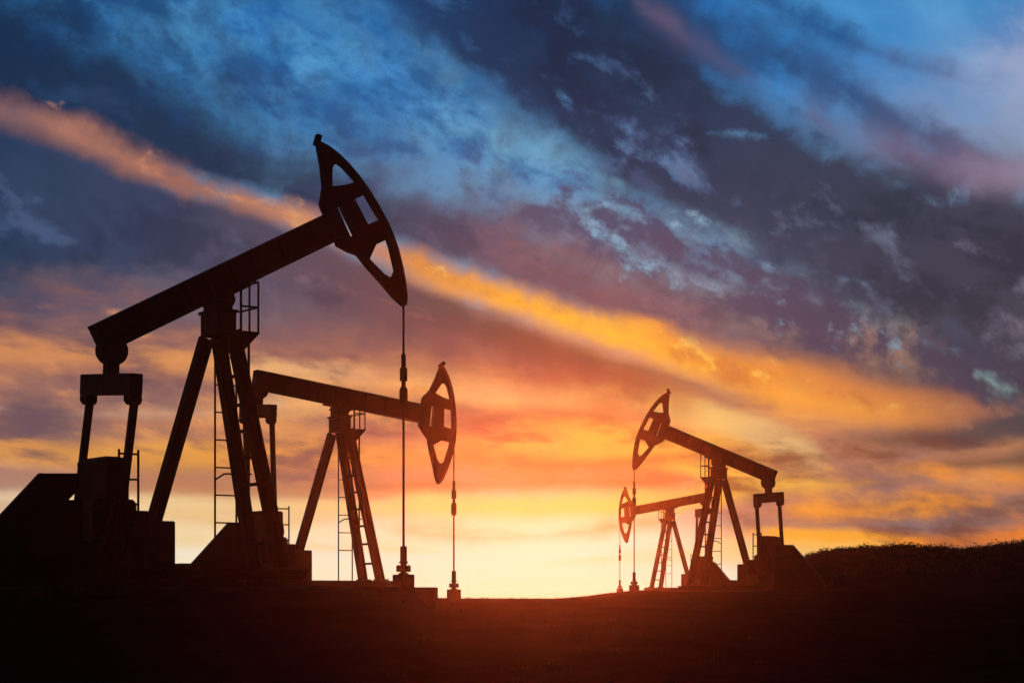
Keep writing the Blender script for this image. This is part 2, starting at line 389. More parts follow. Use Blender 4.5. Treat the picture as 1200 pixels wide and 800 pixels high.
sky = mottle(sky, GT, GB, [(400, (60, 108, 164)), (600, (52, 76, 124)), (800, (76, 88, 130)), (950, (98, 98, 130)), (1200, (108, 92, 110))], M('ADD', M('MULTIPLY', NM1, 0.7), M('MULTIPLY', NM2, 0.7)), (-0.05, 0.4), 0.85, 60, 80)
sky = mottle(sky, GT, GB, [(400, (28, 48, 90)), (600, (22, 32, 62)), (800, (36, 38, 62)), (950, (44, 42, 62)), (1200, (52, 42, 58))], M('MULTIPLY', NC, -1.0), (0.0, 0.3), 0.6, 60, 80)
sky = mottle(sky, [(x, y + 60) for x, y in GT], [(x, y + 60) for x, y in GB], [(400, (100, 160, 205)), (700, (104, 160, 204)), (850, (122, 168, 200)), (1000, (140, 176, 194)), (1200, (140, 168, 170))], M('ADD', M('MULTIPLY', NM2, 0.7), M('MULTIPLY', NM1, 0.6)), (0.16, 0.6), 0.5, 40, 60)
sky = mottle(sky, [(x, y + 30) for x, y in GT], [(x, y + 40) for x, y in GB], [(400, (66, 116, 172)), (600, (66, 104, 156)), (800, (92, 116, 158)), (950, (112, 122, 152)), (1200, (116, 110, 130))], M('ADD', M('MULTIPLY', NM2, 1.0), M('MULTIPLY', NI, 0.35)), (0.02, 0.62), 0.6, 60, 60)
sky = mottle(sky, BT, [(x, y + 40) for x, y in BB], [(0, (30, 54, 98)), (300, (34, 68, 122)), (500, (44, 78, 130)), (700, (66, 84, 128)), (900, (76, 80, 112)), (1200, (74, 72, 98))], M('ADD', M('MULTIPLY', NM2, -0.9), M('MULTIPLY', NI, 0.45)), (-0.06, 0.5), 0.7, 60, 60)
# a dusky pink wisp on its upper edge
sky = band(sky, [(0, 300), (700, -20), (760, 10), (840, 60), (900, 95), (1000, 150), (1100, 180), (1200, 200)], [(0, 280), (700, -10), (760, 36), (840, 88), (900, 115), (1000, 178), (1100, 215), (1200, 240)],
           [(700, (76, 74, 108)), (800, (102, 86, 116)), (900, (106, 100, 136)), (1000, (120, 112, 146)), (1100, (112, 92, 124)), (1200, (150, 128, 152))], 22, 22, 1.0, (0.1, 1.2), 0.75, xs=[(0, 0), (690, 0), (760, 1), (1200, 1)])
# broken puffs under the bank, with blue showing between them
sky = band(sky, [(0, 300), (560, 180), (700, 200), (800, 220), (900, 285), (1000, 330), (1200, 420)],
           [(0, 300), (560, 240), (700, 305), (800, 340), (900, 400), (1000, 440), (1200, 480)],
           [(560, (74, 80, 116)), (760, (76, 70, 102)), (900, (80, 66, 92)), (1200, (72, 58, 78))], 50, 50, 1.5, (0.75, 1.05), 0.9, xs=[(0, 0), (520, 0.2), (640, 0.9), (1200, 1)], shade=0.25)


PT = [(0, 300), (520, 160), (600, 185), (700, 205), (800, 225), (900, 285), (1000, 330), (1200, 420)]
PB = [(0, 300), (520, 250), (600, 275), (700, 325), (800, 370), (900, 415), (1000, 445), (1200, 480)]
sky = mottle(sky, PT, PB, [(520, (84, 76, 104)), (760, (84, 72, 100)), (900, (80, 66, 90)), (1200, (72, 58, 78))], M('ADD', M('MULTIPLY', NM2, 0.8), M('MULTIPLY', NM1, 0.4)), (-0.18, 0.26), 0.9, 50, 50, xs=[(0, 0), (480, 0.2), (600, 1), (1200, 1)])
sky = mottle(sky, PT, PB, [(520, (122, 166, 200)), (760, (142, 184, 208)), (900, (146, 182, 200)), (1200, (140, 168, 172))], M('SUBTRACT', M('MULTIPLY', NM2, -0.8), M('MULTIPLY', NM1, 0.4)), (0.06, 0.4), 0.8, 60, 60, xs=[(0, 0), (520, 0.2), (620, 1), (1200, 1)])


def opening(x0, x1, y0, y1, col, op=0.85):
    """a gap of clear sky through the bank"""
    global sky
    m = (x0 + x1) / 2
    q = (x1 - x0) * 0.35
    sky = band(sky, [(0, y0), (x0, y0), (x1, y1), (1200, y1)], [(0, y0 + 10), (x0, y0 + 14), (m, (y0 + y1) / 2 + 24), (x1, y1 + 14), (1200, y1 + 10)],
               [(0, col), (1200, col)], 22, 22, 1.5, (0.55, 1.15), op, xs=[(0, 0), (x0 - q, 0.2), (x0, 0.95), (x1, 0.95), (x1 + q, 0.2), (1200, 0)])


opening(775, 900, 138, 158, (96, 152, 196))
opening(1060, 1130, 222, 242, (112, 150, 186))
opening(985, 1055, 318, 318, (156, 192, 204), 0.95)
opening(880, 960, 292, 316, (122, 160, 190))
opening(1060, 1130, 378, 404, (112, 142, 158))
opening(1150, 1200, 436, 458, (134, 164, 164), 0.95)
opening(640, 760, 196, 246, (120, 168, 200))

NT_OUT_COL = sky
# darker dusk away from the sunset
front = sstep(DY, 0.2, 0.9)
low = sstep(DZ, 0.75, 0.25)
amb = ramp(M('MULTIPLY_ADD', DZ, 0.5, 0.5), [(0.0, (5, 4, 4)), (0.5, (26, 22, 26)), (0.7, (16, 20, 32)), (1.0, (12, 20, 38))])
sky = mix(M('MULTIPLY', front, low), amb, sky)
nis = nn('ShaderNodeTexSky', sky_type='NISHITA')
nis.sun_disc = False
nis.sun_elevation = SUN_EL
nis.sun_rotation = SUN_AZ
nis.dust_density = 2.0
bg1 = nn('ShaderNodeBackground')
LK(sky, bg1.inputs['Color'])
bg1.inputs['Strength'].default_value = 1.0
bg2 = nn('ShaderNodeBackground')
LK(nis.outputs[0], bg2.inputs['Color'])
bg2.inputs['Strength'].default_value = 0.0008
add = nn('ShaderNodeAddShader')
LK(bg1.outputs[0], add.inputs[0])
LK(bg2.outputs[0], add.inputs[1])
outw = nn('ShaderNodeOutputWorld')
LK(add.outputs[0], outw.inputs['Surface'])
W.cycles.sampling_method = 'MANUAL'
W.cycles.sample_map_resolution = 512
# ------------------------------------------------------------------ helpers
def tag(o, label=None, cat=None, group=None, kind=None):
    for k, v in (('label', label), ('category', cat), ('group', group), ('kind', kind)):
        if v:
            o[k] = v
    return o


def mat(name, base, rough=0.6, metal=0.0, var=0.35, scale=3.0, rust=None, bump=0.0, spec=0.3):
    m = bpy.data.materials.new(name)
    m.use_nodes = True
    t = m.node_tree
    b = t.nodes['Principled BSDF']
    tc = t.nodes.new('ShaderNodeTexCoord')
    n = t.nodes.new('ShaderNodeTexNoise')
    n.inputs['Scale'].default_value = scale
    n.inputs['Detail'].default_value = 8
    n.inputs['Roughness'].default_value = 0.65
    t.links.new(tc.outputs['Object'], n.inputs['Vector'])
    cr = t.nodes.new('ShaderNodeValToRGB')
    e = cr.color_ramp.elements
    e[0].position, e[1].position = 0.32, 0.68
    e[0].color = (*[c * (1 - var) for c in base], 1)
    e[1].color = (*(rust if rust else [c * (1 + var) for c in base]), 1)
    t.links.new(n.outputs['Fac'], cr.inputs['Fac'])
    t.links.new(cr.outputs['Color'], b.inputs['Base Color'])
    b.inputs['Roughness'].default_value = rough
    b.inputs['Metallic'].default_value = metal
    b.inputs['Specular IOR Level'].default_value = spec
    if bump:
        bp = t.nodes.new('ShaderNodeBump')
        bp.inputs['Strength'].default_value = bump
        bp.inputs['Distance'].default_value = 0.05
        t.links.new(n.outputs['Fac'], bp.inputs['Height'])
        t.links.new(bp.outputs['Normal'], b.inputs['Normal'])
    return m


MT = {
    'steel': mat('dark_painted_steel', (0.022, 0.020, 0.019), 0.75, 0, 0.3, 2.5, (0.045, 0.024, 0.014)),
    'rail': mat('galvanised_rail', (0.03, 0.028, 0.027), 0.7, 0, 0.3, 6),
    'cable': mat('greased_wire_rope', (0.02, 0.018, 0.016), 0.6, 0.0, 0.3, 20),
    'iron': mat('cast_iron', (0.03, 0.024, 0.02), 0.8, 0, 0.4, 5, (0.05, 0.028, 0.016)),
    'concrete': mat('oil_stained_concrete', (0.07, 0.064, 0.058), 0.95, 0, 0.45, 1.4, bump=0.3, spec=0.1),
    'soil': mat('dark_soil', (0.024, 0.018, 0.014), 1.0, 0, 0.45, 0.5, bump=0.6, spec=0.0),
    'scrub': mat('dry_scrub', (0.03, 0.032, 0.015), 0.9, 0, 0.4, 1.0),
    'brush': mat('dark_brush', (0.014, 0.018, 0.008), 0.9, 0, 0.4, 0.7),
}


class MB:
    def __init__(self):
        self.bm = bmesh.new()

    def box(self, c, s, rot=None, bev=0.012):
        r = bmesh.ops.create_cube(self.bm, size=1.0)
        m = Matrix.Translation(c) @ (rot.to_4x4() if rot else Matrix.Identity(4)) @ Matrix.Diagonal((*s, 1))
        bmesh.ops.transform(self.bm, matrix=m, verts=r['verts'])
        if bev:
            ed = list({e for v in r['verts'] for e in v.link_edges})
            bmesh.ops.bevel(self.bm, geom=ed, offset=min(bev, min(s) * 0.3), segments=1, affect='EDGES')
        return self

    def span(self, lo, hi, bev=0.012):
        lo, hi = Vector(lo), Vector(hi)
        return self.box((lo + hi) / 2, hi - lo, None, bev)

    def bar(self, p, q, w, h, up=(0, 1, 0), bev=0.008):
        p, q = Vector(p), Vector(q)
        z = (q - p).normalized()
        x = Vector(up).cross(z)
        x = x.normalized() if x.length > 1e-4 else z.orthogonal().normalized()
        y = z.cross(x)
        rot = Matrix((x, y, z)).transposed()
        return self.box((p + q) / 2, (w, h, (q - p).length), rot, bev)

    def ibar(self, p, q, depth, width, up, tf=0.04, tw=0.03):
        """an I section: depth across 'up', two flanges and a web"""
        p, q, u = Vector(p), Vector(q), Vector(up).normalized()
        z = (q - p).normalized()
        x = u.cross(z).normalized()
        u = z.cross(x)
        rot = Matrix((x, u, z)).transposed()
        L = (q - p).length
        c = (p + q) / 2
        self.box(c + u * (depth / 2 - tf / 2), (width, tf, L), rot, 0.006)
        self.box(c - u * (depth / 2 - tf / 2), (width, tf, L), rot, 0.006)
        self.box(c, (tw, depth - 2 * tf - 0.004, L - 0.01), rot, 0)
        return self

    def tube(self, p, q, r, r2=None, n=14):
        p, q = Vector(p), Vector(q)
        d = q - p
        m = Matrix.Translation((p + q) / 2) @ d.to_track_quat('Z', 'Y').to_matrix().to_4x4()
        bmesh.ops.create_cone(self.bm, cap_ends=True, segments=n, radius1=r, radius2=r if r2 is None else r2,
                              depth=d.length, matrix=m)
        return self

    def plate(self, outer, holes, y0, y1):
        """a flat plate in the local x-z plane, cut out by holes, between y0 and y1"""
        loops = [outer] + list(holes)
        pts = [Vector((a, b, 0)) for lp in loops for a, b in lp]
        tris = tessellate_polygon([[Vector((a, b, 0)) for a, b in lp] for lp in loops])
        f = [self.bm.verts.new((p.x, y0, p.y)) for p in pts]
        g = [self.bm.verts.new((p.x, y1, p.y)) for p in pts]
        for t in tris:
            self.bm.faces.new([f[i] for i in t])
            self.bm.faces.new([g[i] for i in reversed(t)])
        k = 0
        for lp in loops:
            n = len(lp)
            for i in range(n):
                a, b = k + i, k + (i + 1) % n
                self.bm.faces.new((f[a], f[b], g[b], g[a]))
            k += n
        return self

    def strip(self, pts, t, y0, y1):
        """a bent plate following a polyline in the x-z plane, t thick towards its left side"""
        n = len(pts)
        nor = []
        for i in range(n):
            a, b = Vector(pts[max(i - 1, 0)]), Vector(pts[min(i + 1, n - 1)])
            d = (b - a).normalized()
            nor.append(Vector((-d.y, d.x)))
        out = [tuple(Vector(p) + m * t) for p, m in zip(pts, nor)]
        return self.plate(list(pts) + out[::-1], [], y0, y1)

    def build(self, name, m, parent=None, loc=(0, 0, 0), smooth=False):
        bmesh.ops.recalc_face_normals(self.bm, faces=self.bm.faces)
        me = bpy.data.meshes.new(name)
        self.bm.to_mesh(me)
        self.bm.free()
        me.materials.append(m)
        if smooth:
            me.polygons.foreach_set('use_smooth', [True] * len(me.polygons))
        o = bpy.data.objects.new(name, me)
        COL.objects.link(o)
        o.location = loc
        if parent:
            o.parent = parent
        return o


def empty(name, loc, rz=0.0):
    o = bpy.data.objects.new(name, None)
    o.empty_display_size = 0.5
    COL.objects.link(o)
    o.location = loc
    o.rotation_euler = (0, 0, rz)
    return o


# ------------------------------------------------------------------ where the units stand
YAW = R(36)
CY, SY = math.cos(YAW), math.sin(YAW)
FEET = EYE + 0.55                     # level of the samson post feet above the camera's ground
DA = 43.37
XA = (258 - 600) / FPX * DA


def meas(px, py, y=0.0):
    """measured photo point of the nearest unit -> its own x, z (metres) in the plane y"""
    k = (px - 600) / FPX
    x = (k * (DA + y * CY) - XA + y * SY) / (CY - k * SY)
    dep = DA + x * SY + y * CY
    z = EYE + (HZ - py) * dep / FPX - FEET
    return x, z


def mx(px, y=0.0):
    return meas(px, 500, y)[0]


def mz(px, py, y=0.0):
    return meas(px, py, y)[1]


# beam frame: s along the beam from the saddle bearing, t across it
PIV = Vector(meas(258, 329))
_a, _b = Vector(meas(108, 382)), Vector(meas(385, 250))
TH_A = math.atan2((_b - _a).y, (_b - _a).x)


def bf(px, py):
    v = Vector(meas(px, py)) - PIV
    c, s_ = math.cos(TH_A), math.sin(TH_A)
    return (v.x * c + v.y * s_, -v.x * s_ + v.y * c)


def headpt(cx, cy):
    return bf(340 + cx / 3.333, 140 + cy / 3.333)


ARC = [(118, 91), (143, 105), (182, 135), (220, 172), (262, 222), (302, 278), (337, 335), (370, 394), (395, 449), (416, 509), (433, 579), (444, 639), (450, 695)]
HEAD = [headpt(*p) for p in [(104, 108)] + ARC + [(440, 728), (430, 722), (402, 696), (350, 635), (300, 580), (262, 532), (225, 518), (182, 495), (172, 465),
                                                  (122, 352), (115, 330), (127, 265), (118, 180)]]
HOLES = [[headpt(*p) for p in h] for h in (
    [(160, 262), (161, 190), (168, 178), (184, 174), (202, 186), (254, 243), (238, 250), (205, 258)],
    [(248, 312), (290, 294), (348, 392), (300, 411)],
    [(180, 345), (192, 337), (247, 453), (232, 460)],
    [(306, 546), (331, 490), (376, 468), (387, 500), (408, 590), (400, 612), (386, 618), (364, 605)])]
ARC_B = [headpt(cx, cy) for cx, cy in [(100, 84)] + ARC[1:] + [(446, 728)]]
EQ_S, EQ_T = bf(131, 411)
LTH = 0.318                                    # half depth of the beam
S_TAIL = bf(108, 382)[0]
S_END = headpt(166, 405)[0]

# pitman geometry
EQ_DROP = 1.03                                 # bearing centre to the pitman pins on the equalizer
ROLL = R(4.6)                                  # the equalizer rocks a little towards its near end
X_SH = mx(120.5)


def rot2(p, th):
    c, s_ = math.cos(th), math.sin(th)
    return Vector((p[0] * c - p[1] * s_, p[0] * s_ + p[1] * c))


def leg_pts(px0, py0, px1, py1, y0, y1):
    a, b = meas(px0, py0, y0), meas(px1, py1, y1)
    return Vector((a[0], y0, a[1])), Vector((b[0], y1, b[1]))


TH_B = -R(7.6)
_ea, _eb = rot2((EQ_S, EQ_T), TH_A) + PIV, rot2((EQ_S, EQ_T), TH_B) + PIV
R_CR = (_eb.y - _ea.y) / 2                     # the crank throw that swings the beam between both stops
Z_SH = 1.32                                    # crank shaft height
L_PIT = _ea.y - EQ_DROP - (Z_SH - R_CR)
Y_TOP, Y_BOT = 0.34, 0.66
LEGL = leg_pts(254, 392, 300, 672, Y_TOP, Y_BOT)
LEGR = leg_pts(274, 392, 330, 672, -Y_TOP, -Y_BOT)
_m0, _m1 = (LEGL[0] + LEGR[0]) / 2, (LEGL[1] + LEGR[1]) / 2
LEG_TOP = Vector((_m0.x, 0, 5.28))
LEG_BOT = Vector((_m1.x, 0, 0.0))
MESHES = {}


def unit(name, px, dist, side, theta, zoff, clamp_z, well_top, well_bot, yaw=YAW):
    """one pumping unit, its well and its pad. side=1: head to the right, -1: mirrored"""
    loc = ((px - 600) / FPX * dist, dist, FEET + zoff)
    t = empty('pump_jack', loc, yaw if side > 0 else math.pi - yaw)

    def part(nm, m, fn, parent=t, key=None):
        key = (key or nm, side)
        if key not in MESHES:
            b = MB()
            fn(b)
            if side < 0:
                for v in b.bm.verts:
                    v.co.y = -v.co.y
            o = b.build(nm, MT[m], parent)
            MESHES[key] = o.data
        else:
            o = bpy.data.objects.new(nm, MESHES[key])
            COL.objects.link(o)
            o.parent = parent
        return o

    # --- samson post: two front legs, one rear leg
    for sy in (1, -1):
        p0 = LEG_TOP + Vector((0, sy * Y_TOP, 0))
        p1 = LEG_BOT + Vector((0, sy * Y_BOT, 0))
        part('leg', 'steel', lambda b: b.ibar(p0, p1, 0.27, 0.24, (1, 0, 0.2)), key='leg%d' % sy)
    rt = meas(242, 396)
    rb = meas(181, 610)
    rl = part('leg', 'steel', lambda b: b.ibar((rt[0], 0, rt[1]), (rb[0] - 0.02, 0, rb[1] - 0.03), 0.27, 0.24, (1, 0, -0.3)), key='legr')
    for i, py in enumerate((442, 475, 505, 536, 567, 600, 636)):
        z = mz(285, py)
        f = (z - LEG_BOT.z) / (LEG_TOP.z - LEG_BOT.z)
        x = LEG_BOT.x + (LEG_TOP.x - LEG_BOT.x) * f
        w = Y_BOT + (Y_TOP - Y_BOT) * f
        part('cross_brace', 'steel', lambda b: b.box((x, 0, z), (0.07, 2 * w - 0.2, 0.075)), key='brace%d' % i)
    # --- cap, bearing block
    xc = mx(255.5)
    zc = mz(255, 367)

    def saddle(b):
        b.span((xc - 0.20, -0.31, zc - 0.02), (xc + 0.20, 0.31, 6.08))
        b.span((xc - 0.26, -0.44, zc - 0.02), (xc + 0.26, 0.44, zc + 0.05))
        b.span((xc - 0.22, -0.40, zc - 0.50), (xc + 0.24, 0.40, zc - 0.025))
        b.span((xc - 0.24, -0.36, zc + 0.27), (xc + 0.24, 0.36, zc + 0.32))
        b.tube((PIV.x, -0.33, 5.96), (PIV.x, 0.33, 5.96), 0.2)
    part('saddle_bearing', 'iron', saddle)
    # --- service platform with rail
    zp = mz(280, 391)
    px0, px1 = 0.30, 0.74

    def plat(b):
        b.span((px0, -0.42, zp - 0.04), (px1, 0.42, zp + 0.015), 0.004)
        for y in (-0.34, 0.34):
            b.plate([(px0 - 0.02, zp - 0.38), (px0 + 0.12, zp - 0.38), (px1, zp - 0.045), (px0 - 0.02, zp - 0.045)], [], y - 0.02, y + 0.02)
    po = part('platform', 'steel', plat)

    def rail(b):
        top = zp + 1.1
        c = [(px0, -0.40), (px1 - 0.02, -0.40), (px1 - 0.02, 0.40), (px0, 0.40)]
        for x, y in c + [(px1 - 0.02, 0.0)]:
            b.tube((x, y, zp), (x, y, top), 0.024, n=8)
        for z in (top, zp + 0.55):
            for p, q in zip(c, c[1:]):
                b.tube((*p, z), (*q, z), 0.022, n=8)
    part('railing', 'rail', rail, po)
    # --- ladder at the far side of the post, safety pole at its front
    yl = 0.98
    xl0, xl1 = mx(252, yl), mx(277, yl)

    def lad(b):
        ztop = zp + 0.1
        zb = 0.1
        for x in (xl0, xl1):
            b.tube((x, yl, zb), (x, yl, ztop), 0.024, n=8)
        z = mz(252, 612, yl)
        while z < ztop:
            b.tube((xl0, yl, z), (xl1, yl, z), 0.017, n=8)
            z += 0.615
        zb2 = mz(254, 562, yl)
        b.tube((xl0, yl, zb2), (xl0 + 0.22, yl - 0.02, zb2 + 0.14), 0.02, n=8)
        b.tube((xl0 + 0.22, yl - 0.02, zb2 + 0.14), (xl1 + 0.25, yl - 0.25, zb2 + 0.14), 0.02, n=8)
        b.tube((xl0, yl, ztop), (px0 + 0.08, 0.42, zp - 0.02), 0.02, n=8)
    part('ladder', 'rail', lad)
    xs = mx(291.5)
    part('safety_pole', 'rail', lambda b: b.tube((xs, 0, 0.05), (xs, 0, zp - 0.03), 0.03, n=8))
    # --- walking beam and horse head, turned about the bearing
    bo = part('walking_beam', 'steel', lambda b: (
        b.ibar((S_TAIL, 0, 0), (S_END, 0, 0), 2 * LTH, 0.34, (0, 0, 1), 0.05, 0.04),
        [b.span((s_, -0.15, -LTH + 0.055), (s_ + 0.03, 0.15, LTH - 0.055), 0) for s_ in (-3.2, -2.1, -0.9, -0.3, 0.3, 0.9, 1.7, 2.6)],
        b.span((S_TAIL - 0.03, -0.168, -LTH + 0.002), (S_TAIL - 0.001, 0.168, LTH - 0.002), 0),
        b.span((-0.55, -0.24, -LTH - 0.05), (0.55, 0.24, -LTH - 0.003))))
    bo.location = (PIV.x, 0, PIV.y)
    bo.rotation_euler = (0, -theta, 0)

    def head(b):
        b.plate(HEAD, HOLES, -0.06, 0.06)
        arc = ARC_B
        b.strip(arc, -0.05, -0.11, 0.11)
        a, c = Vector(ARC_B[0]), Vector(ARC_B[1])
        d = (c - a).normalized()
        b.bar((a.x - d.x * 0.02 - d.y * 0.03, 0, a.y - d.y * 0.02 + d.x * 0.03), (a.x + d.x * 0.10 - d.y * 0.03, 0, a.y + d.y * 0.10 + d.x * 0.03), 0.26, 0.14, (0, 1, 0))
    ho = part('horse_head', 'steel', head)
    ho.location = bo.location
    ho.rotation_euler = bo.rotation_euler
    # --- tail bearing, equalizer, pitmans, cranks
    eq = rot2((EQ_S, EQ_T), theta) + PIV
    tb = part('tail_bearing', 'iron', lambda b: (b.tube((0, -0.17, 0), (0, 0.17, 0), 0.30, n=28),
                                                b.span((-0.13, -0.14, -0.50), (0.13, 0.14, -0.2))))
    tb.location = (eq.x, 0, eq.y)

    def eqf(b):
        b.span((-0.14, -1.27, -0.93), (0.14, 1.27, -0.485), 0.02)
        for y in (-1.1, 1.1):
            b.plate([(-0.13, -0.932), (-0.13, -1.05), (-0.06, -1.13), (0.06, -1.13), (0.13, -1.05), (0.13, -0.932)], [], y - 0.16, y - 0.11)
            b.plate([(-0.13, -0.932), (-0.13, -1.05), (-0.06, -1.13), (0.06, -1.13), (0.13, -1.05), (0.13, -0.932)], [], y + 0.11, y + 0.16)
            b.tube((0, y - 0.18, EQ_DROP * -1), (0, y + 0.18, -EQ_DROP), 0.05, n=12)
    eo = part('equalizer', 'steel', eqf)
    eo.location = tb.location
    eo.rotation_euler = tb.rotation_euler = (side * ROLL, 0, 0)
    pin = Vector((eq.x, eq.y - EQ_DROP))
    sh = Vector((X_SH, Z_SH))
    ang = R(-103) if theta > 0 else R(104)
    crp = sh + Vector((math.cos(ang), math.sin(ang))) * R_CR
    pa = math.atan2((crp - pin).x, -(crp - pin).y)
    for sy in (1, -1):
        pm = part('pitman', 'steel', lambda b: (b.bar((0, 0, -0.05), (0, 0, -L_PIT), 0.15, 0.13, (0, 1, 0)),
                                                b.tube((0, -0.09, 0), (0, 0.09, 0), 0.13, n=16),
                                                b.tube((0, -0.1, -L_PIT), (0, 0.1, -L_PIT), 0.15, n=16)))
        pm.location = (pin.x, sy * 1.1, pin.y + side * sy * 1.1 * math.sin(ROLL))
        pm.rotation_euler = (0, -pa, 0)
        co = part('crank', 'iron', lambda b: (
            b.plate([(-0.22, -0.18), (-0.22, 0.18), (0.3, 0.2), (0.98, 0.13), (0.98, -0.13), (0.3, -0.2)], [], -0.07, 0.07),
            b.tube((0, -0.12, 0), (0, 0.12, 0), 0.2, n=20)))
        co.location = (sh.x, sy * 0.93, sh.y)
        co.rotation_euler = (0, -ang, 0)
        cw = part('counterweight', 'iron', lambda b: [b.plate(
            [(0.22, q * 0.205), (0.34, q * 0.25), (0.62, q * 0.27), (0.86, q * 0.24), (0.92, q * 0.17)][::q], [], -0.11, 0.11) for q in (1, -1)], co)
    # --- gear reducer on its pedestal, with a short ladder
    xg0, xg1 = X_SH - 0.25, X_SH + 0.25
    zg = mz(125, 538)

    def gear(b):
        b.span((xg0, -0.78, 0.62), (xg1, 0.78, zg), 0.05)
        b.span((xg0 - 0.03, -0.795, 1.22), (xg1 + 0.03, 0.795, 1.30))
        b.span((xg0 + 0.08, -0.5, zg - 0.02), (xg1 - 0.08, 0.5, zg + 0.03))
        b.tube((X_SH, -0.98, Z_SH), (X_SH, 0.98, Z_SH), 0.12, n=16)
    gb = part('gearbox', 'steel', gear)

    def gl(b):
        y = -0.55
        x0, x1 = mx(139.5, y), mx(162, y)
        for x in (x0, x1):
            b.tube((x, y, 1.0), (x, y, mz(140, 526, y)), 0.027, n=8)
        for py in (531, 561, 590):
            z = mz(140, py, y)
            b.tube((x0, y, z), (x1, y, z), 0.022, n=8)
    part('ladder', 'rail', gl, key='short_ladder')

    def ped(b):
        x0, x1 = xg0 - 0.25, mx(177, -0.62)
        b.span((x0, -0.62, 0.18), (x1 - 0.02, 0.62, mz(170, 598, -0.62)), 0.04)
        b.span((x0 + 0.1, -0.5, 0.9), (mx(162, -0.5), 0.5, mz(160, 585, -0.5)), 0.08)
    part('pedestal', 'steel', ped)
    part('brake_drum', 'iron', lambda b: (b.tube((xg1 + 0.2, -0.66, 0.85), (xg1 + 0.2, -0.82, 0.85), 0.24, n=24),
                                         b.tube((xg1 + 0.2, -0.62, 0.85), (xg1 + 0.2, -0.86, 0.85), 0.06, n=12)))

    def plinth(b):
        b.span((-2.55, -0.55, -0.30), (mx(206, -0.55), 0.55, mz(200, 610, -0.55)), 0.03)
        b.span((-6.2, -0.95, -0.30), (-1.9, 0.95, 0.62), 0.03)
    part('plinth', 'concrete', plinth)
    # --- belt guard and motor at the tail end
    yg = -1.45
    gp = [meas(x, y, yg) for x, y in ((-43, 653), (48, 556), (91, 556), (91, 573), (79, 585.5), (96, 585.5), (96, 684), (-43, 684))]
    part('belt_guard', 'steel', lambda b: (b.plate(gp, [], yg - 0.07, yg + 0.07),
                                          b.bar((gp[0][0], yg, gp[0][1] + 0.02), (gp[1][0], yg, gp[1][1] + 0.02), 0.05, 0.2),
                                          b.bar((gp[1][0], yg, gp[1][1]), (gp[2][0], yg, gp[2][1]), 0.05, 0.2)))

    def motor(b):
        b.tube((-4.2, -1.1, 0.93), (-4.2, 0.0, 0.93), 0.30, n=24)
        b.span((-4.5, -0.9, 0.61), (-3.9, -0.1, 0.72))
        b.span((-4.35, -0.75, 1.15), (-4.05, -0.4, 1.32))
        for k in range(7):
            b.tube((-4.2, -0.95 + k * 0.13, 0.93), (-4.2, -0.91 + k * 0.13, 0.93), 0.33, n=24)
    part('motor', 'iron', motor)

    def skid(b):
        for y in (-1.0, 1.0):
            b.ibar((-2.6, y, -0.01), (LEG_BOT.x + 0.4, y, -0.01), 0.2, 0.18, (0, 0, 1))
        for x in (LEG_BOT.x, -0.6, -2.3):
            b.ibar((x, -0.9, -0.01), (x, 0.9, -0.01), 0.19, 0.16, (0, 0, 1))
    part('skid', 'steel', skid)
    for sy in (1, -1):
        part('footing', 'concrete', lambda b: (b.span((LEG_BOT.x - 0.34, sy * Y_BOT - 0.3, -0.42), (LEG_BOT.x + 0.36, sy * Y_BOT + 0.3, -0.112), 0.02),
                                               b.span((LEG_BOT.x - 0.2, sy * Y_BOT - 0.2, 0.098), (LEG_BOT.x + 0.22, sy * Y_BOT + 0.2, 0.15), 0.01)), key='foot%d' % sy)
    # --- wire line, carrier bar and polished rod hang from the head
    arc = [rot2(p, theta) + PIV for p in ARC_B]
    hang = max(arc[1:], key=lambda p: p.x)
    xw = hang.x - 0.05
    wl = MB()
    wl.tube((xw, 0, clamp_z), (xw, 0, hang.y + 0.03), 0.026, n=8)
    wl.build('wire_line', MT['cable'], t)
    cbar = part('carrier_bar', 'iron', lambda b: (
        b.tube((0, 0, 0.02), (0, 0, -0.60), 0.055, n=12), b.tube((0, 0, -0.30), (0, 0, -0.60), 0.088, n=14),
        b.tube((0, 0, -0.60), (0, 0, -0.80), 0.05, n=12), b.tube((0, 0, -0.80), (0, 0, -1.14), 0.098, n=16),
        b.tube((0, 0, -1.14), (0, 0, -1.22), 0.098, 0.03, n=16), b.tube((0, 0, -0.72), (0, 0, -0.80), 0.05, 0.098, n=16)))
    cbar.location = (xw, 0, clamp_z)
    pr = MB()
    pr.tube((xw, 0, well_top - 0.1), (xw, 0, clamp_z - 1.15), 0.03, n=10)
    pr.build('polished_rod', MT['cable'], t)
    # --- the well under it
    m = Matrix.Translation(loc) @ Matrix.Rotation(t.rotation_euler[2], 4, 'Z')
    wpos = m @ Vector((xw, 0, well_bot))
    w = empty('wellhead', wpos, t.rotation_euler[2])
    h = well_top - well_bot
    base_h = 0.31

    def wpart(nm, mm, fn):
        b = MB()
        fn(b)
        return b.build(nm, MT[mm], w)
    wpart('casing_base', 'concrete', lambda b: b.span((-0.19, -0.19, -0.25), (0.19, 0.19, base_h), 0.02))
    wpart('tubing_head', 'iron', lambda b: (
        b.tube((0, 0, base_h), (0, 0, h - 0.38), 0.075, n=16), b.tube((0, 0, base_h - 0.01), (0, 0, base_h + 0.035), 0.12, n=16),
        b.tube((-0.13, 0, h - 0.53), (0.13, 0, h - 0.53), 0.05, n=12), b.tube((0, -0.13, h - 0.53), (0, 0.13, h - 0.53), 0.05, n=12)))
